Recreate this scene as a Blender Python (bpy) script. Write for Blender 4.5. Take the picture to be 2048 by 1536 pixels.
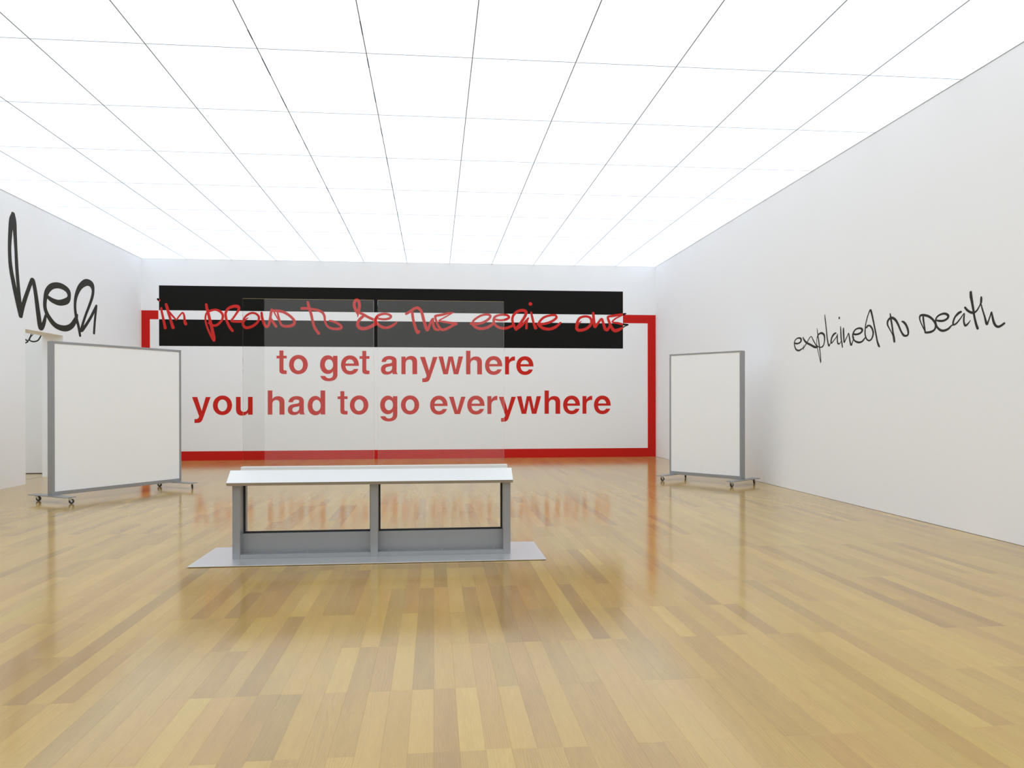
import bpy, bmesh, math, random
from mathutils import Vector, Matrix
from mathutils.geometry import delaunay_2d_cdt

random.seed(7)
scene = bpy.context.scene
for o in list(bpy.data.objects):
    bpy.data.objects.remove(o, do_unlink=True)
COL = scene.collection

# ------------------------------------------------------------------ camera, world, light, exposure
CAM_H = 1.4
YAW, PITCH, ROLL = 0.101074, -0.001499, -0.001444
FOCAL_PX, HORIZON_PX = 1534.39, 806.88


def make_camera():
    cam = bpy.data.cameras.new('camera')
    co = bpy.data.objects.new('camera', cam)
    COL.objects.link(co)
    cy, sy = math.cos(YAW), math.sin(YAW)
    fwd = Vector((sy * math.cos(PITCH), cy * math.cos(PITCH), math.sin(PITCH)))
    right = Vector((cy, -sy, 0))
    up = right.cross(fwd)
    r2 = right * math.cos(ROLL) + up * math.sin(ROLL)
    u2 = -right * math.sin(ROLL) + up * math.cos(ROLL)
    m = Matrix((r2, u2, -fwd)).transposed().to_4x4()
    m.translation = (0, 0, CAM_H)
    co.matrix_world = m
    cam.sensor_width = 36.0
    cam.sensor_fit = 'HORIZONTAL'
    cam.lens = FOCAL_PX / 2048 * 36.0
    cam.shift_y = (HORIZON_PX - 768) / 2048
    cam.clip_end = 100
    scene.camera = co


make_camera()
world = bpy.data.worlds.new('world')
scene.world = world
world.use_nodes = True
world.node_tree.nodes['Background'].inputs[0].default_value = (0.01, 0.01, 0.01, 1)
world.node_tree.nodes['Background'].inputs[1].default_value = 1.0
GLOW_TINT = (0.835, 1.0, 1.205, 1)
CEILING_GLOW = 0.985          # radiance of the luminous ceiling panels
scene.view_settings.view_transform = 'Standard'
scene.view_settings.look = 'None'
scene.view_settings.exposure = 0.0
scene.view_settings.gamma = 1.0
scene.view_settings.use_curve_mapping = False
scene.cycles.use_denoising = True
scene.cycles.adaptive_threshold = 0.018
scene.cycles.max_bounces = 12
scene.cycles.diffuse_bounces = 7
scene.cycles.glossy_bounces = 6
scene.cycles.transmission_bounces = 10
scene.cycles.transparent_max_bounces = 10
scene.cycles.sample_clamp_indirect = 0.0

# ------------------------------------------------------------------ room numbers (metres)
XL, XR = -7.004, 5.671
YB, YF = 19.265, -3.765
H = 4.877
PX = (XR - XL) / 12
PY = 1.645
WALL_T = 0.38
DOOR_A, DOOR_B, DOOR_Z = 13.994, 15.345, 2.675
NEXT_Y = 16.076
GLASS_Y = 7.17


# ------------------------------------------------------------------ helpers
def link(o, parent=None):
    COL.objects.link(o)
    if parent is not None:
        o.parent = parent
    return o


def mesh_obj(name, bm, mat=None, parent=None, smooth=False):
    me = bpy.data.meshes.new(name)
    bm.normal_update()
    bm.to_mesh(me)
    bm.free()
    if smooth:
        for p in me.polygons:
            p.use_smooth = True
    if mat is not None:
        me.materials.append(mat)
    return link(bpy.data.objects.new(name, me), parent)


def thing(name, label, cat, loc=(0, 0, 0), rz=0.0, group=None):
    o = bpy.data.objects.new(name, None)
    o.empty_display_size = 0.1
    COL.objects.link(o)
    o.location = loc
    o.rotation_euler = (0, 0, rz)
    tag(o, label, cat, group)
    return o


def tag(o, label, cat, group=None):
    o['label'] = label
    o['category'] = cat
    if group:
        o['group'] = group
    return o


def structure(o):
    o['kind'] = 'structure'
    return o


def box(bm, x0, x1, y0, y1, z0, z1):
    vs = [bm.verts.new(p) for p in ((x0, y0, z0), (x1, y0, z0), (x1, y1, z0), (x0, y1, z0),
                                    (x0, y0, z1), (x1, y0, z1), (x1, y1, z1), (x0, y1, z1))]
    for f in ((0, 3, 2, 1), (4, 5, 6, 7), (0, 1, 5, 4), (1, 2, 6, 5), (2, 3, 7, 6), (3, 0, 4, 7)):
        bm.faces.new([vs[i] for i in f])
    return vs


def box_obj(name, x0, x1, y0, y1, z0, z1, mat, parent=None, bevel=0.0, seg=2):
    bm = bmesh.new()
    box(bm, x0, x1, y0, y1, z0, z1)
    if bevel:
        bmesh.ops.bevel(bm, geom=bm.edges[:], offset=bevel, segments=seg, affect='EDGES', profile=0.5)
    return mesh_obj(name, bm, mat, parent)


def prism_x(name, prof, x0, x1, mat, parent=None, bevel=0.0):
    """profile in (y, z), counter-clockwise seen from +x, swept along x"""
    bm = bmesh.new()
    a = [bm.verts.new((x0, y, z)) for y, z in prof]
    b = [bm.verts.new((x1, y, z)) for y, z in prof]
    n = len(prof)
    bm.faces.new(a[::-1])
    bm.faces.new(b)
    for i in range(n):
        j = (i + 1) % n
        bm.faces.new((a[i], a[j], b[j], b[i]))
    bmesh.ops.recalc_face_normals(bm, faces=bm.faces[:])
    if bevel:
        bmesh.ops.bevel(bm, geom=bm.edges[:], offset=bevel, segments=2, affect='EDGES', profile=0.5)
    return mesh_obj(name, bm, mat, parent)


def tube(bm, p0, p1, r, n=20, cap=True):
    p0, p1 = Vector(p0), Vector(p1)
    d = (p1 - p0).normalized()
    a = d.orthogonal().normalized()
    b = d.cross(a)
    r0, r1 = [], []
    for i in range(n):
        t = 2 * math.pi * i / n
        off = a * math.cos(t) * r + b * math.sin(t) * r
        r0.append(bm.verts.new(p0 + off))
        r1.append(bm.verts.new(p1 + off))
    for i in range(n):
        j = (i + 1) % n
        bm.faces.new((r0[i], r0[j], r1[j], r1[i]))
    if cap:
        bm.faces.new(r0[::-1])
        bm.faces.new(r1)


# ------------------------------------------------------------------ materials
def new_mat(name):
    m = bpy.data.materials.new(name)
    m.use_nodes = True
    nt = m.node_tree
    return m, nt, nt.nodes['Principled BSDF']


def N(nt, kind, **kw):
    n = nt.nodes.new(kind)
    for k, v in kw.items():
        setattr(n, k, v)
    return n


def simple(name, col, rough=0.5, metal=0.0, spec=0.5, mottled=0.03, scale=3.0, bump=0.0, bump_scale=60.0):
    m, nt, b = new_mat(name)
    L = nt.links
    tc = N(nt, 'ShaderNodeTexCoord')
    no = N(nt, 'ShaderNodeTexNoise')
    no.inputs['Scale'].default_value = scale
    no.inputs['Detail'].default_value = 4
    L.new(tc.outputs['Object'], no.inputs['Vector'])
    mr = N(nt, 'ShaderNodeMapRange')
    mr.inputs['To Min'].default_value = 1 - mottled
    mr.inputs['To Max'].default_value = 1 + mottled
    L.new(no.outputs['Fac'], mr.inputs['Value'])
    mx = N(nt, 'ShaderNodeVectorMath', operation='SCALE')
    mx.inputs[0].default_value = col
    L.new(mr.outputs['Result'], mx.inputs['Scale'])
    L.new(mx.outputs['Vector'], b.inputs['Base Color'])
    b.inputs['Roughness'].default_value = rough
    b.inputs['Metallic'].default_value = metal
    b.inputs['Specular IOR Level'].default_value = spec
    if bump:
        n2 = N(nt, 'ShaderNodeTexNoise')
        n2.inputs['Scale'].default_value = bump_scale
        L.new(tc.outputs['Object'], n2.inputs['Vector'])
        bp = N(nt, 'ShaderNodeBump')
        bp.inputs['Strength'].default_value = bump
        bp.inputs['Distance'].default_value = 0.002
        L.new(n2.outputs['Fac'], bp.inputs['Height'])
        L.new(bp.outputs['Normal'], b.inputs['Normal'])
    return m


M_WALL = simple('wall_paint', (0.93, 0.93, 0.93), 0.85, spec=0.2, mottled=0.006, scale=0.6, bump=0.15, bump_scale=40)
M_NEXT = simple('next_room_paint', (0.92, 0.91, 0.89), 0.85, spec=0.2, mottled=0.006, scale=0.6)
M_DIM = simple('dim_corridor_paint', (0.10, 0.10, 0.10), 0.9, spec=0.1)
M_BLACK = simple('black_wall_paint', (0.0080, 0.0075, 0.0060), 0.6, spec=0.12, mottled=0.12, scale=1.2)
M_INK = simple('black_script_paint', (0.032, 0.030, 0.022), 0.6, spec=0.2, mottled=0.05)
M_RED = simple('red_frame_paint', (0.60, 0.016, 0.011), 0.6, spec=0.12, mottled=0.05, scale=0.8)
M_REDTEXT = simple('red_letter_paint', (0.64, 0.024, 0.016), 0.6, spec=0.12, mottled=0.05, scale=1.0)
M_REDSCRIPT = simple('red_script_paint', (0.64, 0.032, 0.026), 0.6, spec=0.12, mottled=0.04, scale=1.0)
M_STEEL = simple('grey_lacquered_steel', (0.345, 0.35, 0.355), 0.38, metal=0.35, mottled=0.03, scale=8)
M_FRAME = simple('grey_board_frame', (0.33, 0.335, 0.34), 0.42, metal=0.3, mottled=0.03, scale=8)
M_PLATE = simple('pale_aluminium_sheet', (0.79, 0.79, 0.785), 0.28, metal=0.75, mottled=0.02, scale=4, bump=0.05, bump_scale=15)
M_SHELF = simple('white_satin_aluminium', (0.85, 0.845, 0.82), 0.35, metal=0.3, mottled=0.01)
M_EDGE = simple('floor_reflection_edge', (0.40, 0.37, 0.32), 0.4, metal=0.5, mottled=0.02)  # brownish tone stands in for the floor mirrored in the ledge edge
M_GASKET = simple('black_rubber_and_shadow', (0.012, 0.012, 0.011), 0.6)  # rubber of the gaskets, also the painted shadow below the base plate
M_BOARD = simple('white_board_face', (0.94, 0.94, 0.94), 0.35, spec=0.35, mottled=0.012, scale=2.0)
M_CHROME = simple('zinc_plated_steel', (0.62, 0.62, 0.60), 0.28, metal=0.9)
M_RUBBER = simple('dark_grey_rubber', (0.05, 0.048, 0.045), 0.5)
M_RAIL = simple('ceiling_rail_grey', (0.30, 0.30, 0.305), 0.5, metal=0.2)
M_RAIL2 = simple('ceiling_joint_grey', (0.18, 0.18, 0.185), 0.5, metal=0.2)
M_TRIM = simple('dark_joint_strip', (0.12, 0.10, 0.08), 0.6)


def make_glass():
    m, nt, b = new_mat('clear_float_glass')
    b.inputs['Base Color'].default_value = (0.985, 0.995, 0.99, 1)
    b.inputs['Roughness'].default_value = 0.0
    b.inputs['IOR'].default_value = 1.52
    b.inputs['Transmission Weight'].default_value = 1.0
    return m


M_GLASS = make_glass()


def make_glow():
    """luminous stretch-ceiling panel: gives off light, a little less towards its edges"""
    m, nt, b = new_mat('luminous_ceiling_panel')
    L = nt.links
    b.inputs['Base Color'].default_value = (0.72, 0.72, 0.72, 1)
    b.inputs['Roughness'].default_value = 0.7
    b.inputs['Specular IOR Level'].default_value = 0.2
    tc = N(nt, 'ShaderNodeTexCoord')
    s = N(nt, 'ShaderNodeSeparateXYZ')
    L.new(tc.outputs['Generated'], s.inputs[0])

    def falloff(sock):
        a = N(nt, 'ShaderNodeMath', operation='SUBTRACT')
        L.new(sock, a.inputs[0])
        a.inputs[1].default_value = 0.5
        q = N(nt, 'ShaderNodeMath', operation='MULTIPLY')
        L.new(a.outputs[0], q.inputs[0])
        L.new(a.outputs[0], q.inputs[1])
        return q.outputs[0]
    ad = N(nt, 'ShaderNodeMath', operation='ADD')
    L.new(falloff(s.outputs['X']), ad.inputs[0])
    L.new(falloff(s.outputs['Y']), ad.inputs[1])
    no = N(nt, 'ShaderNodeTexNoise')
    no.inputs['Scale'].default_value = 0.5
    L.new(tc.outputs['Object'], no.inputs['Vector'])
    ma = N(nt, 'ShaderNodeMath', operation='MULTIPLY_ADD')
    L.new(ad.outputs[0], ma.inputs[0])
    ma.inputs[1].default_value = -0.16
    ma.inputs[2].default_value = 1.0
    mb = N(nt, 'ShaderNodeMath', operation='MULTIPLY')
    L.new(ma.outputs[0], mb.inputs[0])
    mb.inputs[1].default_value = CEILING_GLOW
    b.inputs['Emission Color'].default_value = GLOW_TINT
    L.new(mb.outputs[0], b.inputs['Emission Strength'])
    return m


M_GLOW = make_glow()


def make_oak():
    """oak strip: tone and seed of each plank are stored on its vertices in the attribute 'plank'"""
    m, nt, b = new_mat('lacquered_oak_strip')
    L = nt.links
    at = N(nt, 'ShaderNodeAttribute', attribute_name='plank')
    sp = N(nt, 'ShaderNodeSeparateXYZ')
    L.new(at.outputs['Vector'], sp.inputs[0])
    geo = N(nt, 'ShaderNodeNewGeometry')
    off = N(nt, 'ShaderNodeCombineXYZ')
    mu = N(nt, 'ShaderNodeMath', operation='MULTIPLY')
    L.new(sp.outputs['Y'], mu.inputs[0])
    mu.inputs[1].default_value = 37.0
    L.new(mu.outputs[0], off.inputs['X'])
    L.new(mu.outputs[0], off.inputs['Z'])
    va = N(nt, 'ShaderNodeVectorMath', operation='ADD')
    L.new(geo.outputs['Position'], va.inputs[0])
    L.new(off.outputs[0], va.inputs[1])

    def noise(scale, sx, sy, detail=4, rough=0.55, dist=0.0):
        mp = N(nt, 'ShaderNodeMapping')
        mp.inputs['Scale'].default_value = (sx, sy, 1)
        L.new(va.outputs[0], mp.inputs['Vector'])
        n = N(nt, 'ShaderNodeTexNoise')
        n.inputs['Scale'].default_value = scale
        n.inputs['Detail'].default_value = detail
        n.inputs['Roughness'].default_value = rough
        n.inputs['Distortion'].default_value = dist
        L.new(mp.outputs[0], n.inputs['Vector'])
        return n.outputs['Fac']
    fine = noise(60, 5.0, 0.22, 3)
    broad = noise(6, 3.0, 0.35, 3)
    patch = noise(1.3, 1.0, 0.6, 2)
    # cathedral figure: rings of a distorted distance field stretched along the plank
    mp = N(nt, 'ShaderNodeMapping')
    mp.inputs['Scale'].default_value = (1.0, 0.10, 1)
    L.new(va.outputs[0], mp.inputs['Vector'])
    wv = N(nt, 'ShaderNodeTexWave', wave_type='BANDS', bands_direction='X')
    wv.inputs['Scale'].default_value = 30.0
    wv.inputs['Distortion'].default_value = 22.0
    wv.inputs['Detail'].default_value = 2.0
    wv.inputs['Detail Scale'].default_value = 0.42
    wv.inputs['Detail Roughness'].default_value = 0.35
    L.new(mp.outputs[0], wv.inputs['Vector'])

    ramp = N(nt, 'ShaderNodeValToRGB')
    cr = ramp.color_ramp
    cr.elements[0].position = 0.0
    cr.elements[0].color = (0.325, 0.196, 0.078, 1)
    cr.elements[1].position = 1.0
    cr.elements[1].color = (0.660, 0.450, 0.132, 1)
    for p, c in ((0.3, (0.415, 0.256, 0.086, 1)), (0.5, (0.490, 0.309, 0.094, 1)), (0.75, (0.565, 0.367, 0.107, 1))):
        e = cr.elements.new(p)
        e.color = c
    # tone + grain
    def madd(a, k, c):
        n = N(nt, 'ShaderNodeMath', operation='MULTIPLY_ADD')
        L.new(a, n.inputs[0])
        n.inputs[1].default_value = k
        if isinstance(c, float):
            n.inputs[2].default_value = c
        else:
            L.new(c, n.inputs[2])
        return n.outputs[0]
    t = madd(sp.outputs['X'], 0.36, 0.5)
    t = madd(fine, 0.30, t)
    t = madd(broad, 0.30, t)
    t = madd(patch, 0.34, t)
    # growth rings: thin dark lines, strong on some strips and faint on others
    ring = N(nt, 'ShaderNodeMath', operation='POWER')
    L.new(wv.outputs['Fac'], ring.inputs[0])
    ring.inputs[1].default_value = 3.0
    sn = N(nt, 'ShaderNodeMath', operation='SINE')
    L.new(madd(sp.outputs['Y'], 61.0, 0.0), sn.inputs[0])
    amt = N(nt, 'ShaderNodeMapRange')
    amt.inputs['From Min'].default_value = -0.2
    amt.inputs['From Max'].default_value = 1.0
    amt.inputs['To Min'].default_value = -0.01
    amt.inputs['To Max'].default_value = -0.15
    L.new(sn.outputs[0], amt.inputs['Value'])
    rm = N(nt, 'ShaderNodeMath', operation='MULTIPLY')
    L.new(ring.outputs[0], rm.inputs[0])
    L.new(amt.outputs['Result'], rm.inputs[1])
    pores = noise(240, 1.0, 0.04, 2)
    t = madd(pores, 0.22, t)
    ts = N(nt, 'ShaderNodeMath', operation='ADD')
    L.new(rm.outputs[0], ts.inputs[0])
    L.new(t, ts.inputs[1])
    t = madd(ts.outputs[0], 1.0, -0.55)
    L.new(t, ramp.inputs['Fac'])
    # hue of the plank: pinkish or greenish oak
    hs = N(nt, 'ShaderNodeHueSaturation')
    hue = madd(sp.outputs['Z'], 0.003, 0.5)
    L.new(hue, hs.inputs['Hue'])
    L.new(ramp.outputs['Color'], hs.inputs['Color'])
    L.new(hs.outputs['Color'], b.inputs['Base Color'])
    # lacquer: glossy with slight waves
    rr = N(nt, 'ShaderNodeMapRange')
    rr.inputs['To Min'].default_value = 0.10
    rr.inputs['To Max'].default_value = 0.15
    L.new(broad, rr.inputs['Value'])
    L.new(rr.outputs['Result'], b.inputs['Roughness'])
    b.inputs['Specular IOR Level'].default_value = 0.5
    b.inputs['IOR'].default_value = 1.39
    return m


M_OAK = make_oak()

# ------------------------------------------------------------------ room shell
# floor slab (with the strips lying on it as parts)
floor = structure(box_obj('floor', XL - 6.0, XR + 0.5, -11.5, YB + 0.4, -0.10, -0.016, M_TRIM))

PW = 0.1045
P_OFF = -0.004
LEN = 0.685
JOINT0 = 3.08
FIXED = [(-19, 3.76, 6.37, -0.8), (-17, 3.29, 3.75, 0.5), (-9, 3.76, 5.12, -0.7), (-7, 3.04, 3.77, -0.6),
         (-5, 3.76, 4.46, 0.5), (-4, 3.1, 4.46, -0.35), (-4, 2.4, 3.08, 0.5), (-1, 3.77, 5.84, -0.6),
         (-1, 3.08, 3.76, 0.45), (0, 3.77, 4.46, 0.2), (0, 3.09, 3.77, -0.3), (1, 3.08, 3.76, 0.6),
         (3, 3.08, 3.76, 0.45), (3, 3.77, 4.46, -0.2), (4, 3.09, 3.77, -0.25), (4, 4.46, 5.8, -0.85),
         (2, 4.46, 5.82, -0.45), (2, 5.82, 6.48, 0.4), (-4, 5.81, 6.5, 0.3), (-3, 4.46, 5.8, -0.4),
         (-2, 4.46, 5.13, 0.35), (-15, 5.14, 6.5, -0.6), (-13, 5.14, 6.0, -0.75), (-11, 4.46, 5.13, 0.3),
         (-7, 5.14, 6.48, -0.5), (19, 5.14, 6.5, 0.6), (25, 5.82, 7.87, 0.3), (11, 3.77, 5.13, -0.5),
         (14, 4.46, 5.13, 0.65), (14, 3.08, 4.45, -0.3), (11, 3.08, 3.77, 0.3), (9, 3.1, 3.77, 0.2),
         (8, 2.4, 3.09, -0.35), (22, 3.77, 4.45, 0.35), (22, 3.08, 3.76, 0.5), (26, 3.77, 4.45, 0.3)]


def snap(v):
    return JOINT0 + round((v - JOINT0) / LEN) * LEN


def plank_list():
    rnd = random.Random(11)
    out = []
    c0 = math.floor((XL - P_OFF) / PW)
    c1 = math.ceil((XR - P_OFF) / PW)
    for c in range(c0, c1 + 1):
        xa = max(P_OFF + c * PW, XL)
        xb = min(P_OFF + (c + 1) * PW, XR)
        if xb - xa < 0.004:
            continue
        fx = sorted((snap(a), snap(b), t) for cc, a, b, t in FIXED if cc == c)
        y = YF - rnd.random() * 0.6
        y = snap(y) + (0.03 if c % 2 else -0.02)
        k = 0
        prev = 0.0
        segs = []
        while y < YB:
            if k < len(fx) and y > fx[k][0] - 0.25:
                segs.append((y, fx[k][1], fx[k][2]))
                y = fx[k][1]
                prev = fx[k][2]
                k += 1
                continue
            n = rnd.choices((1, 2, 3), (0.36, 0.45, 0.19))[0]
            y2 = snap(y) + n * LEN + rnd.uniform(-0.012, 0.012)
            if k < len(fx) and y2 > fx[k][0] - 0.25:
                y2 = fx[k][0]
            r = rnd.random()
            if r < 0.12:
                t = rnd.uniform(-0.75, -0.4)
            elif r < 0.26:
                t = rnd.uniform(0.25, 0.55)
            else:
                t = rnd.gauss(0.0, 0.16)
            if abs(t - prev) < 0.05:
                t += 0.08
            segs.append((y, y2, t))
            prev = t
            y = y2
        for a, b, t in segs:
            a, b = max(a, YF), min(b, YB)
            if b - a > 0.01:
                out.append((xa, xb, a, b, t, rnd.random(), rnd.gauss(0, 0.7), rnd.uniform(-0.00015, 0.00015),
                            rnd.uniform(-0.00015, 0.00015)))
    # strips in the next room, behind the doorway
    for c in range(int((XL - 5.7) / PW), c0):
        xa, xb = P_OFF + c * PW, P_OFF + (c + 1) * PW
        y = 7.0
        while y < NEXT_Y:
            y2 = min(y + LEN * rnd.choice((1, 2)), NEXT_Y)
            out.append((xa, min(xb, XL), y, y2, rnd.gauss(0, 0.18), rnd.random(), rnd.gauss(0, 0.7), 0, 0))
            y = y2
    return out


def add_plank(bm, lay, p):
    xa, xb, ya, yb, tone, seed, hue, tx, ty = p
    g, c, z0 = 0.0001, 0.0004, -0.016
    xa, xb, ya, yb = xa + g, xb - g, ya + g, yb - g
    # each strip lies a hair out of level with its neighbours
    def zt(x, y):
        return tx * ((x - xa) / PW - 0.5) * 0.25 + ty * ((y - ya) / (yb - ya) - 0.5) * 0.4
    ring0 = [(xa, ya), (xb, ya), (xb, yb), (xa, yb)]
    ring1 = [(xa + c, ya + c), (xb - c, ya + c), (xb - c, yb - c), (xa + c, yb - c)]
    v = [[bm.verts.new((x, y, z0)) for x, y in ring0],
         [bm.verts.new((x, y, zt(x, y) - c * 0.7)) for x, y in ring0],
         [bm.verts.new((x, y, zt(x, y))) for x, y in ring1]]
    for r in v:
        for w in r:
            w[lay] = Vector((tone, seed, hue))
    for q in range(2):
        for i in range(4):
            j = (i + 1) % 4
            bm.faces.new((v[q][i], v[q][j], v[q + 1][j], v[q + 1][i]))
    bm.faces.new(v[2])


def plank_obj(name, ps):
    bm = bmesh.new()
    lay = bm.verts.layers.float_vector.new('plank')
    for p in ps:
        add_plank(bm, lay, p)
    return mesh_obj(name, bm, M_OAK, floor)


def px_area(p):
    """area a strip takes up in the photograph"""
    xa, xb, ya, yb = p[:4]
    cy, sy = math.cos(YAW), math.sin(YAW)
    pts = []
    for x, y in ((xa, ya), (xb, ya), (xb, yb), (xa, yb)):
        d = x * sy + y * cy
        d = max(d, 2.9)
        pts.append((1024 + FOCAL_PX * (x * cy - y * sy) / d, HORIZON_PX + FOCAL_PX * CAM_H / d))
    cx = sum(q[0] for q in pts) / 4
    if cx < 0 or cx > 2048 or yb < 2.95:
        return 0
    a = 0
    for i in range(4):
        q, r = pts[i], pts[(i + 1) % 4]
        a += q[0] * r[1] - r[0] * q[1]
    return abs(a) / 2


planks = plank_list()
planks.sort(key=px_area, reverse=True)
for p in planks[:300]:
    plank_obj('plank', [p])
rest = plank_obj('planks', planks[300:])
rest['kind'] = 'stuff'

# walls -----------------------------------------------------------
wall_back = structure(box_obj('wall_back', XL - 0.2, XR + 0.2, YB, YB + 0.3, 0.0, H + 0.4, M_WALL))
wall_right = structure(box_obj('wall_right', XR, XR + 0.3, YF - 0.3, YB, 0.003, H + 0.4, M_WALL))
# left wall: one profile in (y, z) with the doorway cut out, thickness in x
wall_left = structure(prism_x('wall_left', [(YF - 0.3, 0.0), (DOOR_A, 0.0), (DOOR_A, DOOR_Z), (DOOR_B, DOOR_Z),
                                           (DOOR_B, 0.0), (YB, 0.0), (YB, H + 0.4), (YF - 0.3, H + 0.4)],
                              XL - WALL_T, XL, M_WALL))
# wall behind the camera, with a tall opening to a dim corridor (seen mirrored in the glass)
OX0, OX1, OZ = -5.4, -3.878, 4.35
bm = bmesh.new()
box(bm, XL, OX0, YF - 0.3, YF, 0, H + 0.4)
box(bm, OX1, XR, YF - 0.3, YF, 0, H + 0.4)
box(bm, OX0, OX1, YF - 0.3, YF, OZ, H + 0.4)
structure(mesh_obj('wall_front', bm, M_WALL))
bm = bmesh.new()
box(bm, OX0 - 0.6, OX0 - 0.5, YF - 6.3, YF - 0.3, 0, OZ + 0.3)
box(bm, OX1 + 0.5, OX1 + 0.6, YF - 6.3, YF - 0.3, 0, OZ + 0.3)
box(bm, OX0 - 0.6, OX1 + 0.6, YF - 6.4, YF - 6.3, 0, OZ + 0.3)
box(bm, OX0 - 0.6, OX1 + 0.6, YF - 6.4, YF - 0.3, OZ + 0.3, OZ + 0.4)
structure(mesh_obj('wall_corridor', bm, M_DIM))
# the next room beyond the doorway
bm = bmesh.new()
box(bm, XL - 5.9, XL - WALL_T, NEXT_Y, NEXT_Y + 0.2, 0.012, H + 0.4)
structure(mesh_obj('wall_next_back', bm, M_NEXT))
bm = bmesh.new()
box(bm, XL - 5.9, XL - 5.7, 7.0, NEXT_Y, 0, H + 0.4)
box(bm, XL - 5.9, XL - WALL_T, 6.8, 7.0, 0, H + 0.4)
structure(mesh_obj('wall_next_side', bm, M_NEXT))
ng = structure(box_obj('ceiling_next', XL - 5.7, XL - WALL_T, 7.0, NEXT_Y, H, H + 0.05, M_GLOW))
# dark floor joint in the doorway
structure(box_obj('trim_1', -7.418, -7.408, DOOR_A, DOOR_B, -0.012, 0.0012, M_TRIM))

# luminous ceiling --------------------------------------------------
ceiling = structure(box_obj('ceiling', XL - 0.4, XR + 0.3, YF - 0.3, YB + 0.3, H + 0.12, H + 0.3, M_WALL))
GX, GY = 0.0045, 0.0034


def panel_bm(bm, ox=0.0, oy=0.0):
    box(bm, ox + GX, ox + PX - GX, oy + GY, oy + PY - GY, 0, 0.02)


bm = bmesh.new()
panel_bm(bm)
panel0 = mesh_obj('ceiling_panel', bm, M_GLOW, ceiling)
panel_me = panel0.data
first = True
for j in range(9):
    for i in range(12):
        o = panel0 if first else link(panel0.copy(), ceiling)
        first = False
        o.location = (XL + i * PX, YB - (j + 1) * PY, H)
# the rows behind the camera, which the photograph does not show
bm = bmesh.new()
for j in range(9, 14):
    for i in range(12):
        panel_bm(bm, XL + i * PX, YB - (j + 1) * PY)
for v in bm.verts:
    v.co.z += H
o = mesh_obj('ceiling_panels', bm, M_GLOW, ceiling)
o['kind'] = 'stuff'
for i in range(13):
    x = XL + i * PX
    w = 0.0042 if 0 < i < 12 else 0.006
    bm = bmesh.new()
    box(bm, x - w, x + w, YF, YB, H - 0.004, H + 0.05)
    if i in (5, 6, 7):      # slotted rails: the slot shows as darker dashes
        pass
    mesh_obj('ceiling_rail', bm, M_RAIL, ceiling)
for j in range(15):
    y = YB - j * PY
    bm = bmesh.new()
    box(bm, XL, XR, y - 0.0032, y + 0.0032, H - 0.0015, H + 0.03)
    mesh_obj('ceiling_joint', bm, M_RAIL2, ceiling)
# short dark slots in the rails nearest the middle of the room
rnd = random.Random(3)
bm = bmesh.new()
for i in (5, 6):
    y = 4.2
    while y < YB - 0.3:
        d = rnd.uniform(0.12, 0.4)
        box(bm, XL + i * PX - 0.005, XL + i * PX + 0.005, y, y + d, H - 0.0055, H - 0.003)
        y += d + rnd.uniform(0.25, 0.9)
mesh_obj('rail_slots', bm, M_GASKET, ceiling)['kind'] = 'stuff'

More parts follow.
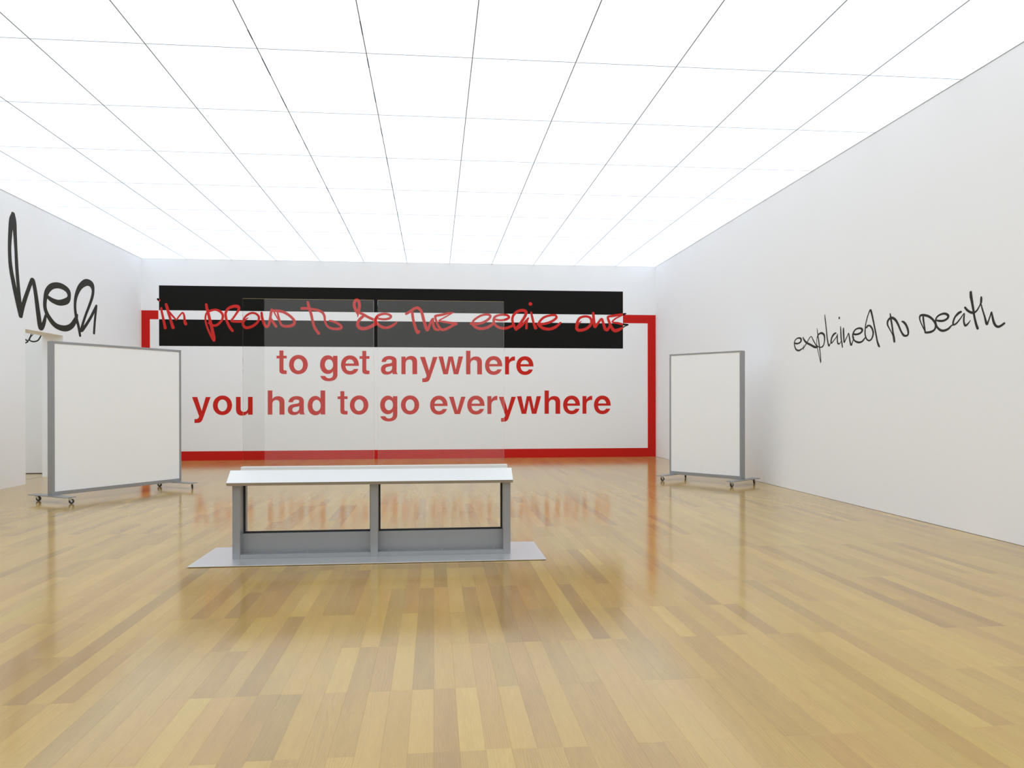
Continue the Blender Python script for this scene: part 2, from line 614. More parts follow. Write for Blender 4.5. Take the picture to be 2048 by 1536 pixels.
# ------------------------------------------------------------------ paintings on the walls
HAND = [
 ('back', 'im', 0.962, [
  [-6622,3898,53,-6587,3867,51],
  [-6544,3682,51,-6536,3608,55,-6511,3491,57,-6481,3343,64,-6454,3206,70],
  [-6432,3773,68,-6404,3683,74,-6379,3578,68,-6348,3472,64,-6308,3334,70,-6272,3218,79],
  [-6358,3594,42,-6297,3515,47,-6231,3441,42,-6192,3410,36,-6144,3474,38,-6082,3554,38,-6046,3576,43,-6016,3528,47,-6006,3443,55,-5996,3348,70,-5978,3311,81],
 ]),
 ('back', 'proud', 0.972, [
  [-5497,3784,60,-5482,3693,70,-5446,3555,70,-5405,3374,75,-5364,3204,77,-5323,2991,81,-5318,2917,73],
  [-5323,2916,64,-5385,3023,53,-5457,3182,49,-5508,3352,47,-5516,3480,45,-5487,3576,47,-5404,3630,55,-5291,3658,53,-5188,3627,60,-5115,3548,62,-5116,3441,60,-5178,3345,60,-5261,3280,60,-5343,3279,53,-5436,3332,47],
  [-4883,3155,68,-4940,3229,68,-5002,3357,66,-5038,3485,64,-5038,3592,62,-4981,3688,64,-4887,3737,71,-4794,3749,77,-4737,3728,79,-4732,3670,64,-4794,3562,53,-4867,3454,49,-4909,3395,49,-4857,3377,56,-4753,3375,58,-4660,3376,58],
  [-4511,3469,19,-4579,3415,42,-4635,3335,57,-4589,3240,69,-4497,3231,69,-4367,3290,65,-4274,3386,57,-4255,3491,57,-4320,3567,53,-4422,3588,53,-4533,3536,50,-4607,3449,46,-4644,3363,46],
  [-4190,3596,57,-4177,3473,65,-4135,3339,69,-4079,3254,65,-4023,3302,65,-3986,3455,65,-3967,3589,65,-3948,3675,61],
  [-3967,3456,50,-3911,3360,65,-3846,3265,65],
  [-3902,3638,42,-3846,3524,34,-3762,3381,27],
  [-3920,3647,57,-3827,3648,69,-3678,3621,69,-3529,3536,65,-3417,3422,65,-3407,3346,69,-3473,3288,73,-3604,3268,69,-3706,3295,57,-3753,3381,54,-3790,3515,50,-3809,3610,42],
 ]),
 ('back', 'to', 0.98, [
  [-3087,3867,58,-3060,3752,65,-3003,3561,69,-2966,3388,65,-2919,3235,65,-2825,3101,69],
  [-3229,3712,69,-3107,3713,65,-2966,3696,61,-2834,3668,65,-2730,3612,62,-2683,3525,58,-2674,3429,54,-2646,3333,54,-2570,3248,58,-2438,3216,62,-2325,3221,69,-2268,3260,54,-2324,3327,62,-2457,3393,54,-2561,3415,46],
 ]),
 ('back', 'be', 0.987, [
  [-1880,3516,15,-1873,3576,45,-1902,3651,75,-1947,3741,75,-1965,3832,72,-1939,3915,69,-1895,3938,75,-1850,3893,78,-1835,3788,75,-1850,3682,75,-1858,3621,66],
  [-1843,3622,60,-1739,3577,66,-1620,3511,66,-1486,3451,67],
  [-1746,3532,66,-1828,3456,75,-1881,3350,78,-1844,3259,85,-1740,3227,82,-1605,3261,79,-1486,3323,82,-1419,3369,85],
  [-1434,3354,76,-1441,3459,76,-1381,3551,67,-1276,3594,61,-1156,3595,55,-1067,3546,61,-1097,3493,61,-1217,3464,55,-1351,3475,51,-1403,3493,45],
  [-1433,3399,76,-1366,3324,67,-1262,3264,70,-1157,3257,67,-1037,3304,64,-962,3358,55,-920,3396,39],
 ]),
 ('back', 'the', 0.995, [
  [-691,3603,58,-600,3657,67,-495,3734,70,-412,3758,70,-344,3713,73,-298,3622,73,-261,3471,76,-208,3288,76,-170,3205,73,-125,3289,61,-72,3427,61,-26,3488,55,-26,3427,61,-19,3336,64,27,3237,70,110,3207,55],
  [-540,3635,67,-518,3468,67,-480,3316,70,-443,3210,76,-405,3147,85,-367,3173,52],
  [491,3649,21,369,3632,52,187,3589,61,35,3557,61,35,3504,55,80,3367,58,141,3261,64,216,3213,67,338,3255,64,491,3340,61,559,3371,61,460,3383,61,278,3411,55,126,3436,40,186,3482,34,339,3568,31,476,3646,21],
 ]),
 ('back', 'eerie', 1.006, [
  [918,3375,62,1043,3366,63,1231,3410,63,1377,3505,63,1409,3578,58,1335,3609,58,1189,3586,54,1043,3502,54,970,3418,54,1001,3314,71,1147,3252,71,1314,3275,71,1440,3349,67,1503,3412,59],
  [1503,3491,50,1650,3466,54,1797,3488,59,1881,3541,59,1828,3599,59,1671,3602,54,1534,3559,59,1492,3464,63,1534,3350,63,1649,3277,67,1796,3268,71,1923,3311,63,2007,3354,59],
  [2059,3239,67,1996,3354,63,1965,3500,63,2007,3616,63,2113,3700,71,2239,3723,76,2313,3682,80,2292,3587,71,2218,3460,71,2133,3344,71,2080,3260,67,2197,3334,55,2302,3451,50,2376,3535,29,2334,3440,55,2323,3273,63],
  [2444,3672,50,2472,3547,59,2514,3379,63,2556,3285,88],
  [2421,3886,88,2430,3886,88],
  [2609,3376,63,2768,3386,63,2960,3446,63,3088,3542,63,3066,3605,55,2939,3604,55,2769,3550,59,2662,3444,59,2641,3359,63,2747,3276,76,2917,3256,72,3066,3310,72,3194,3417,51],
 ]),
 ('back', 'one', 1.017, [
  [3733,3460,17,3654,3389,46,3611,3283,76,3664,3231,76,3814,3253,72,3943,3339,72,3997,3456,68,3944,3561,63,3815,3585,59,3686,3537,63,3621,3410,72,3611,3283,76],
  [4040,3668,68,4051,3520,72,4072,3351,80,4089,3325,72,4159,3415,59,4256,3522,64,4299,3416,68,4352,3268,81,4406,3247,68,4471,3343,64],
  [4883,3666,34,4699,3632,64,4547,3605,64,4422,3576,59,4450,3460,68,4514,3312,76,4601,3228,85,4742,3271,72,4828,3325,30,4948,3384,26,4829,3389,51,4677,3424,55,4536,3450,42,4634,3547,38,4883,3660,26],
 ]),
 ('right', 'explained', 1.941, [
  [11617,2330,24,11542,2315,26,11454,2321,25,11401,2348,25,11414,2384,28,11481,2399,23,11569,2387,18,11621,2347,17,11617,2288,18,11569,2227,22,11488,2203,28,11408,2213,21,11342,2237,13,11313,2275,5],
  [11339,2397,13,11309,2360,24,11237,2310,29,11110,2267,31,10985,2224,34,10923,2213,30],
  [11335,2205,8,11309,2238,14,11212,2308,14,11091,2388,12,11009,2317,15,10923,2237,15,10887,2217,18],
  [10904,2493,7,10880,2403,13,10856,2317,16,10832,2219,16,10808,2109,13,10791,1994,13,10797,1973,6],
  [10797,1976,7,10844,2081,8,10887,2186,10,10911,2267,8,10899,2357,12,10850,2401,22,10772,2412,30,10701,2382,26,10681,2321,19,10701,2245,15,10754,2207,20,10838,2210,14,10899,2236,12],
  [10677,2673,7,10665,2616,14,10636,2482,15,10608,2332,17,10579,2242,18,10556,2207,20,10527,2232,11,10499,2247,11],
  [10370,2376,23,10420,2363,27,10476,2321,20,10497,2264,19,10482,2241,16,10420,2276,13,10353,2317,12,10322,2354,8],
  [10321,2358,9,10326,2309,15,10321,2246,17,10294,2216,21,10247,2228,10,10212,2269,6],
  [10239,2456,10,10232,2387,16,10224,2294,17,10201,2212,16,10188,2159,12],
  [10274,2587,20,10272,2573,20],
  [10162,2427,13,10162,2381,21,10154,2294,18,10143,2226,16,10114,2255,13,10063,2305,12,10029,2344,10,10012,2295,16,9990,2220,18,9964,2173,19,9934,2210,13,9907,2256,11,9896,2282,8],
  [9907,2321,26,9847,2310,27,9761,2314,26,9697,2338,23,9702,2371,26,9771,2387,24,9858,2376,20,9912,2334,18,9923,2287,18,9880,2230,20,9782,2198,27,9697,2203,23,9634,2239,17,9613,2249,15],
  [9590,2377,19,9556,2400,22,9500,2389,21,9450,2338,19,9435,2285,19,9465,2225,17,9521,2201,21,9582,2223,16,9618,2278,16,9624,2331,15,9608,2423,13,9572,2506,13,9531,2570,14,9498,2600,20,9475,2564,21,9430,2444,17,9380,2297,17,9341,2175,18,9311,2122,23,9297,2104,17],
 ]),
 ('right', 'to', 1.671, [
  [9061,2499,15,9049,2443,22,9026,2358,21,9004,2263,20,8985,2196,26,8974,2143,23],
  [8990,2196,13,9027,2254,12,9082,2320,15,9119,2373,20,9110,2416,24,9063,2444,29,9008,2441,31,8944,2404,28,8890,2339,23,8837,2259,21,8784,2206,25,8732,2196,25,8697,2212,20,8702,2267,24,8740,2329,25,8784,2366,25,8815,2377,19],
 ]),
 ('right', 'death', 1.478, [
  [8412,2401,19,8408,2355,22,8395,2297,19,8375,2204,19],
  [8368,2198,11,8408,2258,13,8457,2331,14,8477,2379,17,8462,2409,25,8403,2408,28,8315,2384,27,8236,2336,25,8189,2276,22,8202,2227,22,8254,2204,26,8324,2199,26,8370,2203,23],
  [8177,2324,17,8117,2310,25,8043,2307,25,7985,2326,24,7977,2357,26,8034,2383,25,8109,2380,22,8168,2357,19,8189,2315,19,8168,2252,21,8109,2207,26,8051,2194,27,7977,2206,24,7921,2238,16,7901,2241,13],
  [7771,2371,25,7810,2360,28,7865,2323,20,7893,2273,19,7889,2243,19,7841,2254,18,7779,2298,14,7717,2349,10,7721,2302,18,7721,2255,18,7698,2216,23,7657,2233,16,7621,2264,6],
  [7615,2563,25,7611,2518,29,7593,2443,25,7574,2363,23,7560,2295,21,7534,2215,24,7512,2167,25],
  [7703,2410,22,7664,2374,24,7612,2347,26,7567,2339,23,7523,2357,17,7480,2403,13,7462,2431,20,7458,2466,23,7458,2489,16],
  [7463,2421,12,7444,2368,14,7408,2278,17,7384,2210,23,7373,2198,20,7352,2232,13,7328,2279,14,7310,2317,11,7297,2266,19,7276,2204,23,7249,2169,23,7215,2156,25,7175,2164,23,7135,2182,21],
 ]),
 ('left', 'hea', 2.022, [
  [13610,4574,39,13568,4458,72,13528,4238,62,13506,3958,52,13535,3671,58,13629,3394,65,13749,3115,73,13846,2878,63],
  [13616,4568,56,13648,4445,69,13669,4269,59,13698,3996,49,13727,3672,53,13774,3350,53,13834,3043,50,13855,2896,50],
  [13846,2878,60,13919,3070,67,14078,3344,61,14226,3562,62,14275,3510,65,14340,3330,66,14423,3012,76,14507,2742,80,14611,2823,70,14692,2990,43],
  [14753,3335,64,14951,3290,90,15211,3284,107,15480,3351,112,15591,3450,68,15521,3562,101,15250,3606,111,14952,3561,105,14754,3442,89,14675,3289,67,14671,3112,64,14805,2967,79,15059,2841,98,15400,2819,115,15677,2893,102,15861,3046,77,15924,3139,39],
  [16047,2736,47,15985,2904,58,15874,3105,58,15833,3311,54,15884,3509,69,16052,3707,97,16311,3835,130,16533,3839,132,16632,3734,69,16599,3588,60,16463,3390,56,16308,3193,51,16177,3002,51,16082,2836,55],
  [16133,2851,66,16307,2975,59,16529,3158,56,16689,3317,57,16796,3432,37,16758,3285,49,16711,3077,49,16673,2840,49],
 ]),
 ('next', 'loop', 0.945, [
  [-8056,2663,27,-8000,2619,27,-8057,2582,27],
  [-8000,2615,23,-7967,2683,23,-7932,2774,19],
  [-7903,2755,15,-7945,2712,23,-7965,2644,23,-7899,2616,27,-7817,2636,27,-7768,2704,27,-7751,2748,23],
 ]),
]
GLYPH = {
 't': ['M 67 574 L 164 574 L 163 446 L 242 446 L 242 379 L 164 379 L 164 129 C 164 99 177 86 204 86 L 242 84 L 241 0 C 215 -3 192 -3 157 -2 C 98 6 66 27 66 81 L 67 378 L 0 378 L 0 445 L 67 445'],
 'o': ['M 0 229 C 0 365 97 467 226 468 C 354 469 451 366 451 231 C 451 95 353 -8 225 -8 C 96 -9 0 93 0 229', 'M 114 226 C 114 308 162 370 225 370 C 288 370 335 309 335 227 C 335 145 287 83 224 83 C 161 82 114 144 114 226'],
 'g': ['M 315 449 L 423 449 L 422 -11 C 422 -117 340 -178 213 -178 C 100 -178 22 -124 8 -48 L 126 -48 C 142 -81 171 -104 217 -104 C 275 -104 314 -71 314 -5 L 315 65 C 282 22 236 0 188 0 C 77 0 0 100 0 229 C 0 358 78 461 189 462 C 244 462 292 436 315 399', 'M 117 230 C 117 305 160 362 217 362 C 273 363 316 306 316 230 C 316 155 273 98 216 98 C 159 98 117 154 117 230'],
 'e': ['M 436 203 L 109 202 C 111 127 153 76 222 76 C 267 76 293 95 316 128 L 422 128 C 395 42 323 -14 221 -14 C 88 -14 0 84 0 223 C 0 359 88 460 218 461 C 356 461 438 361 436 203', 'M 111 260 L 318 261 C 310 320 271 363 215 363 C 160 363 121 323 111 260'],
 'a': ['M 15 302 C 25 395 94 450 206 453 C 318 453 386 410 386 330 L 385 83 C 385 50 392 26 411 11 L 411 1 L 293 1 C 286 13 281 26 279 44 C 245 6 195 -13 139 -13 C 54 -13 0 35 0 115 C 0 195 48 242 137 256 C 226 269 275 269 275 320 C 275 350 252 366 203 366 C 157 366 130 346 122 302', 'M 275 209 C 245 193 216 193 179 186 C 133 176 108 156 108 119 C 108 82 133 62 173 62 C 232 63 275 103 275 163'],
 'n': ['M 1 438 L 103 438 L 103 388 C 133 431 176 455 239 455 C 339 456 389 399 388 309 L 388 1 L 272 1 L 272 282 C 272 335 249 365 199 365 C 140 365 103 324 103 258 L 103 0 L 0 0'],
 'h': ['M 1 591 L 111 591 L 111 382 C 143 428 188 450 249 450 C 347 450 400 394 400 302 L 400 -1 L 280 -1 L 280 277 C 280 331 253 359 204 359 C 147 359 111 319 110 252 L 110 0 L 0 0'],
 'y': ['M 0 432 L 122 432 L 224 92 L 320 432 L 434 432 L 257 -82 C 229 -165 197 -196 121 -196 L 55 -196 L 56 -102 L 89 -102 C 137 -102 165 -69 159 -20'],
 'u': ['M 1 434 L 112 434 L 112 160 C 111 101 137 70 190 69 C 246 69 285 105 285 176 L 286 434 L 397 434 L 396 -1 L 285 -1 L 285 51 C 250 -3 206 -22 145 -22 C 52 -22 0 35 0 131'],
 'w': ['M 0 445 L 114 446 L 181 113 L 248 446 L 360 447 L 431 121 L 500 447 L 615 448 L 493 1 L 379 1 L 304 335 L 235 1 L 120 0'],
 'v': ['M 0 434 L 116 434 L 207 86 L 305 434 L 415 434 L 274 -1 L 143 0'],
 'r': ['M 1 449 L 103 449 L 103 368 C 135 423 177 451 228 454 L 253 453 L 253 350 C 158 350 103 317 102 225 L 102 0 L 0 0'],
 'd': ['M 423 591 L 310 591 L 310 393 C 279 435 237 456 188 456 C 77 457 0 356 0 217 C 0 79 76 -20 187 -20 C 237 -20 282 2 311 48 L 311 0 L 422 0', 'M 114 220 C 114 300 157 360 214 360 C 271 360 314 299 314 220 C 314 140 270 80 213 80 C 156 80 113 140 114 220'],
}
LINES = [(2103, [('t', -3835), ('o', -3538), ('g', -2794), ('e', -2287), ('t', -1835), ('a', -1313), ('n', -810), ('y', -350), ('w', 108), ('h', 796), ('e', 1272), ('r', 1778), ('e', 2065)]), (1107, [('y', -5833), ('o', -5345), ('u', -4803), ('h', -4048), ('a', -3570), ('d', -3093), ('t', -2370), ('o', -2073), ('g', -1334), ('o', -823), ('e', -103), ('v', 368), ('e', 824), ('r', 1330), ('y', 1619), ('w', 2080), ('h', 2783), ('e', 3259), ('r', 3758), ('e', 4055)])]


def sheet(name, rects, depth, mat, parent=None):
    """painted rectangles (x0, x1, z0, z1) on the back wall, one mesh, outlines merged"""
    xs = sorted({v for r in rects for v in r[:2]})
    zs = sorted({v for r in rects for v in r[2:]})
    bm = bmesh.new()
    cache = {}

    def V(x, y, z):
        k = (round(x, 5), round(y, 5), round(z, 5))
        if k not in cache:
            cache[k] = bm.verts.new((x, y, z))
        return cache[k]
    cells = set()
    for i in range(len(xs) - 1):
        for j in range(len(zs) - 1):
            cx, cz = (xs[i] + xs[i + 1]) / 2, (zs[j] + zs[j + 1]) / 2
            if any(r[0] < cx < r[1] and r[2] < cz < r[3] for r in rects):
                cells.add((i, j))
    y, yk = YB - depth, YB - 0.0002
    for i, j in cells:
        a, b, c, d = xs[i], xs[i + 1], zs[j], zs[j + 1]
        bm.faces.new((V(a, y, c), V(b, y, c), V(b, y, d), V(a, y, d)))
        for di, dj, e in ((-1, 0, ((a, c), (a, d))), (1, 0, ((b, d), (b, c))), (0, -1, ((b, c), (a, c))), (0, 1, ((a, d), (b, d)))):
            if (i + di, j + dj) not in cells:
                (p, q), (r, s) = e
                bm.faces.new((V(p, y, q), V(r, y, s), V(r, yk, s), V(p, yk, q)))
    bmesh.ops.recalc_face_normals(bm, faces=bm.faces[:])
    return mesh_obj(name, bm, mat, parent)


BX0, BX1 = -6.597, 4.813
tag(sheet('painted_outline', [(XL, -6.809, 0.0, 3.627), (XL, BX0 - 0.015, 3.414, 3.627), (BX1, XR, 3.422, 3.637),
                            (5.460, XR, 0.0, 3.637), (XL, XR, 0.0, 0.223)], 0.0010, M_RED),
    'broad red line painted as an open rectangle around the far wall', 'wall painting')
tag(sheet('painted_band', [(BX0, BX1, 3.634, 4.232)], 0.0010, M_BLACK),
    'upper of two long black bands painted on the far wall', 'wall painting')
tag(sheet('painted_band', [(BX0, BX1, 2.771, 3.415)], 0.0010, M_BLACK),
    'lower black band on the far wall, right above the bold red words', 'wall painting')


def catmull(ps, sub=6):
    if len(ps) < 3:
        return [ps[0].lerp(ps[-1], t / 4) for t in range(5)]
    out = []
    n = len(ps)
    for i in range(n - 1):
        p0 = ps[i - 1] if i > 0 else ps[0] * 2 - ps[1]
        p1, p2 = ps[i], ps[i + 1]
        p3 = ps[i + 2] if i + 2 < n else ps[n - 1] * 2 - ps[n - 2]
        # centripetal-like damping: keep sharp turns sharp
        d = max((p2 - p1).length, 1e-6)
        m1 = (p2 - p0) * 0.5
        m2 = (p3 - p1) * 0.5
        if m1.length > d:
            m1 = m1 * (d / m1.length)
        if m2.length > d:
            m2 = m2 * (d / m2.length)
        for s in range(sub):
            t = s / sub
            h1 = 2 * t ** 3 - 3 * t ** 2 + 1
            h2 = -2 * t ** 3 + 3 * t ** 2
            h3 = t ** 3 - 2 * t ** 2 + t
            h4 = t ** 3 - t ** 2
            out.append(p1 * h1 + p2 * h2 + m1 * h3 + m2 * h4)
    out.append(ps[-1].copy())
    return out


def stroke_region(strokes, k):
    """union of brush strokes, as triangles in (u, z) metres"""
    co, faces, segs = [], [], []

    def add(poly):
        b = len(co)
        co.extend(poly)
        faces.append([b + q for q in range(len(poly))])
    for st in strokes:
        pts = [Vector((st[i] / 1000 / k, st[i + 1] / 1000, st[i + 2] / 2000)) for i in range(0, len(st), 3)]
        sp = catmull(pts)
        for c in sp:
            c.z = max(c.z, 0.002)
        last = len(sp) - 1
        for i in range(last):
            a, b = sp[i], sp[i + 1]
            d = Vector((b.x - a.x, b.y - a.y))
            if d.length < 1e-6:
                continue
            segs.append((a.x, a.y, a.z, b.x, b.y, b.z, d.x, d.y, d.length_squared))
            d.normalize()
            n = Vector((-d.y, d.x))
            pa, pb = Vector((a.x, a.y)), Vector((b.x, b.y))
            add([pa - n * a.z, pb - n * b.z, pb + n * b.z, pa + n * a.z])
        for i, c in enumerate(sp):
            n = 16 if i in (0, last) else 12
            add([Vector((c.x + c.z * math.cos(2 * math.pi * q / n), c.y + c.z * math.sin(2 * math.pi * q / n))) for q in range(n)])
    v, e, f, ov, oe, of = delaunay_2d_cdt(co, [], faces, 0, 1e-5)
    tris = []
    for t in f:
        cx = sum(v[i].x for i in t) / len(t)
        cy = sum(v[i].y for i in t) / len(t)
        for ax, ay, ar, bx, by, br, dx, dy, dd in segs:
            q = ((cx - ax) * dx + (cy - ay) * dy) / dd
            q = 0.0 if q < 0 else 1.0 if q > 1 else q
            ex, ey = cx - ax - dx * q, cy - ay - dy * q
            r = ar + (br - ar) * q
            if ex * ex + ey * ey < r * r:
                tris.append(t)
                break
    return [(p.x * k, p.y) for p in v], tris


def flat_on_wall(name, verts, tris, place, mat, parent):
    bm = bmesh.new()
    used = sorted({i for t in tris for i in t})
    vv = {i: bm.verts.new(place(*verts[i])) for i in used}
    for t in tris:
        try:
            bm.faces.new([vv[i] for i in t])
        except ValueError:
            pass
    return bm


PLACE = {
    'back': lambda u, z: (u, YB - 0.0022, z),
    'right': lambda u, z: (XR - 0.0012, u, z),
    'left': lambda u, z: (XL + 0.0012, u, z),
    'next': lambda u, z: (u, NEXT_Y - 0.0012, z),
}
SCRIPT = {}


def script_root(wall):
    if wall not in SCRIPT:
        lab = {'back': 'slanting red handwriting im proud to be the eerie one over the black bands',
               'right': 'black handwriting explained to death on the right-hand wall',
               'left': 'large black handwritten letters hea on the wall above the doorway',
               'next': 'black looping handwriting glimpsed high up through the doorway'}[wall]
        SCRIPT[wall] = thing('handwriting', lab, 'writing')
    return SCRIPT[wall]


def orient(bm, wall):
    want = {'back': Vector((0, -1, 0)), 'right': Vector((-1, 0, 0)), 'left': Vector((1, 0, 0)), 'next': Vector((0, -1, 0))}[wall]
    bm.normal_update()
    for f in bm.faces:
        if f.normal.dot(want) < 0:
            f.normal_flip()


for wall, word, k, strokes in HAND:
    root = script_root(wall)
    v, t = stroke_region(strokes, k)
    bm = flat_on_wall(word, v, t, PLACE[wall], None, root)
    orient(bm, wall)
    if wall != 'back':
        mesh_obj('word', bm, M_INK, root)
        continue
    # on the far wall the brush turns black where it leaves the black bands
    me = bpy.data.meshes.new('word')
    for x in (BX0, BX1):
        bmesh.ops.bisect_plane(bm, geom=bm.verts[:] + bm.edges[:] + bm.faces[:], plane_co=(x, YB, 0), plane_no=(1, 0, 0))
    for f in bm.faces:
        cx = f.calc_center_median().x
        f.material_index = 0 if BX0 < cx < BX1 else 1
    bm.to_mesh(me)
    bm.free()
    me.materials.append(M_REDSCRIPT)
    me.materials.append(M_BLACK)
    link(bpy.data.objects.new('word', me), root)


def glyph_polys(paths):
    out = []
    for s in paths:
        t = s.split()
        i, cur, poly = 0, None, []
        while i < len(t):
            c = t[i]
            if c in 'ML':
                cur = Vector((float(t[i + 1]), float(t[i + 2])))
                poly.append(cur)
                i += 3
            else:
                a = [Vector((float(t[i + 1 + 2 * q]), float(t[i + 2 + 2 * q]))) for q in range(3)]
                n = 10
                for q in range(1, n + 1):
                    u = q / n
                    poly.append(cur * (1 - u) ** 3 + a[0] * 3 * u * (1 - u) ** 2 + a[1] * 3 * u * u * (1 - u) + a[2] * u ** 3)
                cur = a[2]
                i += 7
        if (poly[0] - poly[-1]).length < 0.5:
            poly.pop()
        area = sum(poly[i - 1].x * poly[i].y - poly[i].x * poly[i - 1].y for i in range(len(poly)))
        if area < 0:
            poly.reverse()
        out.append(poly)
    return out


GLYPH_MESH = {}


def glyph_mesh(ch):
    if ch in GLYPH_MESH:
        return GLYPH_MESH[ch]
    polys = glyph_polys(GLYPH[ch])
    co, faces = [], []
    for p in polys:
        b = len(co)
        co.extend(Vector((q.x / 1000, q.y / 1000)) for q in p)
        faces.append(list(range(b, b + len(p))))
    v, e, f, ov, oe, of = delaunay_2d_cdt(co, [], faces, 1, 1e-6)
    bm = bmesh.new()
    vv = [bm.verts.new((p.x, 0, p.y)) for p in v]
    for t, o in zip(f, of):
        if len(o) == 1 and o[0] == 0:
            bm.faces.new([vv[i] for i in t])
    bmesh.ops.delete(bm, geom=[w for w in bm.verts if not w.link_faces], context='VERTS')
    bm.normal_update()
    for q in bm.faces:
        if q.normal.y > 0:
            q.normal_flip()
    me = bpy.data.meshes.new('letter')
    bm.to_mesh(me)
    bm.free()
    me.materials.append(M_REDTEXT)
    GLYPH_MESH[ch] = me
    return me


for (z, row), lab in zip(LINES, ('bold red wall lettering reading to get anywhere, upper line',
                                 'bold red wall lettering reading you had to go everywhere, lower line')):
    root = thing('wall_lettering', lab, 'writing', (row[0][1] / 1000, YB - 0.0012, z / 1000))
    for ch, u in row:
        o = link(bpy.data.objects.new('letter', glyph_mesh(ch)), root)
        o.location = ((u - row[0][1]) / 1000, 0, 0)

# ------------------------------------------------------------------ glass partition on its steel stand
TX0, TX1, TY = -1.787, 0.698, 7.03
TD = 0.28
stand = thing('glass_partition', 'two tall glass panes rising from a low grey steel stand with white sloping ledges',
              'glass partition', (0, 0, 0))
box_obj('base_plate', -2.085, 0.987, 6.737, 7.61, 0.004, 0.010, M_PLATE, stand, 0.0008, 1)
box_obj('shadow_sheet', -2.077, 0.979, 6.745, 7.602, 0.0003, 0.004, M_GASKET, stand)  # black sheet added to draw the dark shadow line under the plate


def post(x0, x1, name):
    prof = [(TY, 0.010), (TY + TD, 0.010), (TY + TD, 0.708), (TY + TD - 0.07, 0.755), (TY + 0.07, 0.755), (TY, 0.708)]
    return prism_x(name, prof, x0, x1, M_STEEL, stand, 0.002)


post(TX0, -1.719, 'end_post')
post(-0.577, -0.509, 'middle_post')
post(0.630, TX1, 'end_post')
for xa, xb in ((-1.719, -0.577), (-0.509, 0.630)):
    box_obj('bottom_rail', xa, xb, TY + 0.001, TY + 0.100, 0.010, 0.046, M_STEEL, stand, 0.0015, 1)
    box_obj('bottom_rail', xa, xb, TY + TD - 0.100, TY + TD - 0.001, 0.010, 0.046, M_STEEL, stand, 0.0015, 1)
    prism_x('kick_panel', [(TY + 0.100, 0.010), (TY + 0.125, 0.010), (TY + 0.125, 0.2175), (TY + 0.104, 0.2175), (TY + 0.100, 0.2135)],
            xa, xb, M_STEEL, stand)
    prism_x('kick_panel', [(TY + TD - 0.125, 0.010), (TY + TD - 0.100, 0.010), (TY + TD - 0.100, 0.2175), (TY + TD - 0.125, 0.2175)],
            xa, xb, M_STEEL, stand)
    bm = bmesh.new()
    box(bm, xa + 0.0005, xa + 0.014, GLASS_Y - 0.014, GLASS_Y + 0.014, 0.2176, 0.755)
    box(bm, xb - 0.014, xb - 0.0005, GLASS_Y - 0.014, GLASS_Y + 0.014, 0.2176, 0.755)
    box(bm, xa + 0.014, xb - 0.014, GLASS_Y - 0.014, GLASS_Y + 0.014, 0.2176, 0.232)
    bmesh.ops.remove_doubles(bm, verts=bm.verts[:], dist=1e-5)
    mesh_obj('gasket', bm, M_GASKET, stand)
    # screws on the ledge
    for s in ((0.085, 0.50, 0.915) if xa < -1 else (0.085, 0.51, 0.93)):
        bm = bmesh.new()
        x = xa + (xb - xa) * s
        tube(bm, (x, TY + 0.078, 0.046), (x, TY + 0.078, 0.050), 0.0075, 12)
        tube(bm, (x, TY + 0.078, 0.050), (x, TY + 0.078, 0.0525), 0.0045, 12)
        mesh_obj('screw', bm, M_CHROME, stand)
for xa, xb in ((-1.7255, -0.552), (-0.517, 0.6525)):
    box_obj('glass_pane', xa, xb, GLASS_Y - 0.006, GLASS_Y + 0.006, 0.224, 2.345, M_GLASS, stand, 0.0012, 1)
# clamp bars along the glass and the two sloping ledges
for ya, yb in ((7.128, 7.160), (7.180, 7.212)):
    box_obj('clamp_bar', -1.737, 0.679, ya, yb, 0.757, 0.819, M_SHELF, stand, 0.003, 2)
prism_x('ledge', [(7.118, 0.7696), (7.103, 0.792), (6.957, 0.694), (6.972, 0.6716)], -1.820, 0.714, M_SHELF, stand, 0.0015)
prism_x('ledge', [(7.222, 0.7496), (7.368, 0.6516), (7.383, 0.674), (7.237, 0.772)], -1.737, 0.679, M_SHELF, stand, 0.0015)
o = prism_x('reflection_strip', [(6.9560, 0.6925), (6.9690, 0.6665), (6.9735, 0.6690), (6.9600, 0.6955)], -1.820, 0.714, M_EDGE, stand)  # added strip, its colour holds the floor reflection of the downward edge
o['label'] = 'dull strip added along the ledge front, floor reflection put into its colour'
# brackets carrying the ledges
bm = bmesh.new()
for xa, xb in ((TX0 + 0.01, -1.725), (-0.570, -0.516), (0.637, TX1 - 0.01)):
    box(bm, xa, xb, 7.104, 7.128, 0.757, 0.775)
    box(bm, xa, xb, 7.212, 7.236, 0.757, 0.775)
mesh_obj('bracket', bm, M_STEEL, stand)


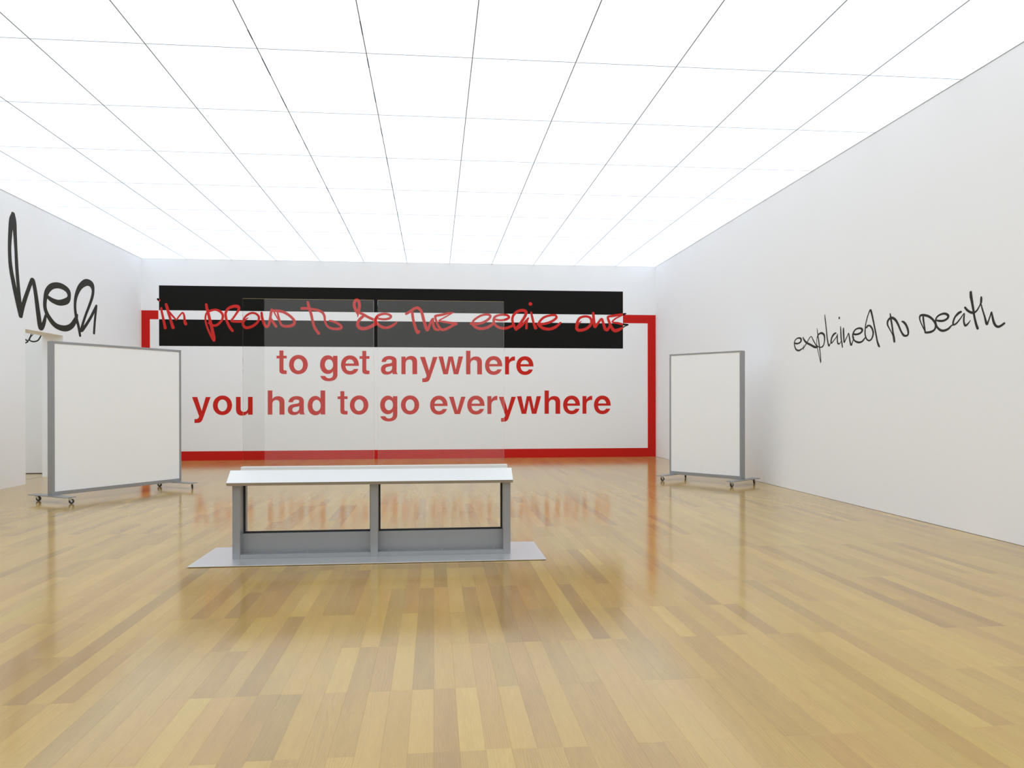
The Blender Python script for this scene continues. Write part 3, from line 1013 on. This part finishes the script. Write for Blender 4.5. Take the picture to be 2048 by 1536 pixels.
# ------------------------------------------------------------------ rolling white boards
def make_caster(parent, x, y, z_top, swing):
    """swivel caster hanging under z_top; x, y in the board's own frame"""
    r = 0.035
    bm = bmesh.new()
    box(bm, -0.026, 0.026, -0.026, 0.026, z_top - 0.004, z_top)
    tube(bm, (0, 0, z_top - 0.014), (0, 0, z_top - 0.004), 0.017, 16)
    zc = r + 0.0005
    # forked cheeks, raked to the axle
    for s in (-1, 1):
        prof = [(-0.014, z_top - 0.014), (0.018, z_top - 0.014), (0.034, zc + 0.004), (0.030, zc - 0.011), (0.018, zc - 0.012), (0.010, zc)]
        a = [bm.verts.new((u, s * 0.0145, z)) for u, z in prof]
        b = [bm.verts.new((u, s * 0.0120, z)) for u, z in prof]
        bm.faces.new(a)
        bm.faces.new(b[::-1])
        for i in range(len(prof)):
            j = (i + 1) % len(prof)
            bm.faces.new((a[i], b[i], b[j], a[j]))
    box(bm, -0.014, 0.018, -0.0145, 0.0145, z_top - 0.016, z_top - 0.013)
    tube(bm, (0.023, -0.018, zc), (0.023, 0.018, zc), 0.004, 10)
    bmesh.ops.recalc_face_normals(bm, faces=bm.faces[:])
    fork = mesh_obj('caster', bm, M_CHROME, parent)
    fork.location = (x, y, 0)
    fork.rotation_euler = (0, 0, swing)
    bm = bmesh.new()
    n = 28
    prof = [(-0.0105, 0.022), (-0.0105, r - 0.004), (-0.0075, r), (0.0075, r), (0.0105, r - 0.004), (0.0105, 0.022), (0.008, 0.008), (-0.008, 0.008)]
    rings = []
    for i in range(n):
        t = 2 * math.pi * i / n
        rings.append([bm.verts.new((0.023 + q * math.cos(t), w, zc + q * math.sin(t))) for w, q in prof])
    for i in range(n):
        a, b = rings[i], rings[(i + 1) % n]
        for q in range(len(prof)):
            w = (q + 1) % len(prof)
            bm.faces.new((a[q], a[w], b[w], b[q]))
    bmesh.ops.recalc_face_normals(bm, faces=bm.faces[:])
    mesh_obj('wheel', bm, M_RUBBER, fork, smooth=False)


def make_board(label, x, y, ang, W, z0, z1, T, m, mb, plates, casters, swings):
    root = thing('rolling_board', label, 'whiteboard', (x, y, 0), ang, 'rolling white boards')
    for a, b in ((0, m), (W - m, W)):
        box_obj('frame_post', a, b, 0, T, z0, z1, M_FRAME, root, 0.0025, 2)
    box_obj('frame_rail', m, W - m, 0.0006, T - 0.0006, z1 - m, z1 - 0.0006, M_FRAME, root, 0.002, 1)
    box_obj('frame_rail', m, W - m, 0.0006, T - 0.0006, z0, z0 + mb, M_FRAME, root, 0.002, 1)
    box_obj('panel', m - 0.004, W - m + 0.004, 0.008, T - 0.008, z0 + mb - 0.004, z1 - m + 0.004, M_BOARD, root)
    for s0, s1 in plates:
        box_obj('foot_plate', s0, s1, T / 2 - 0.425, T / 2 + 0.425, z0 - 0.012, z0, M_FRAME, root, 0.0012, 1)
    for (s, t), sw in zip(casters, swings):
        make_caster(root, s, t, z0 - 0.012, sw)
    return root


make_board('wide white board on casters in a grey frame, beside the doorway', -5.318, 11.335, math.radians(57.737),
           2.170, 0.100, 2.270, 0.113, 0.034, 0.054,
           ((-0.05, 0.10), (2.03, 2.18)),
           ((0.028, -0.33), (0.028, 0.40), (2.10, -0.33), (2.10, 0.40)),
           (math.radians(-25), math.radians(-60), math.radians(40), math.radians(120)))
make_board('narrow white board on casters near the right-hand wall', 4.232, 13.512, math.radians(-52.562),
           1.433, 0.100, 2.262, 0.128, 0.027, 0.057,
           ((-0.03, 0.12), (1.36, 1.51)),
           ((0.05, -0.32), (0.05, 0.42), (1.43, -0.32), (1.43, 0.42)),
           (math.radians(60), math.radians(110), math.radians(75), math.radians(100)))
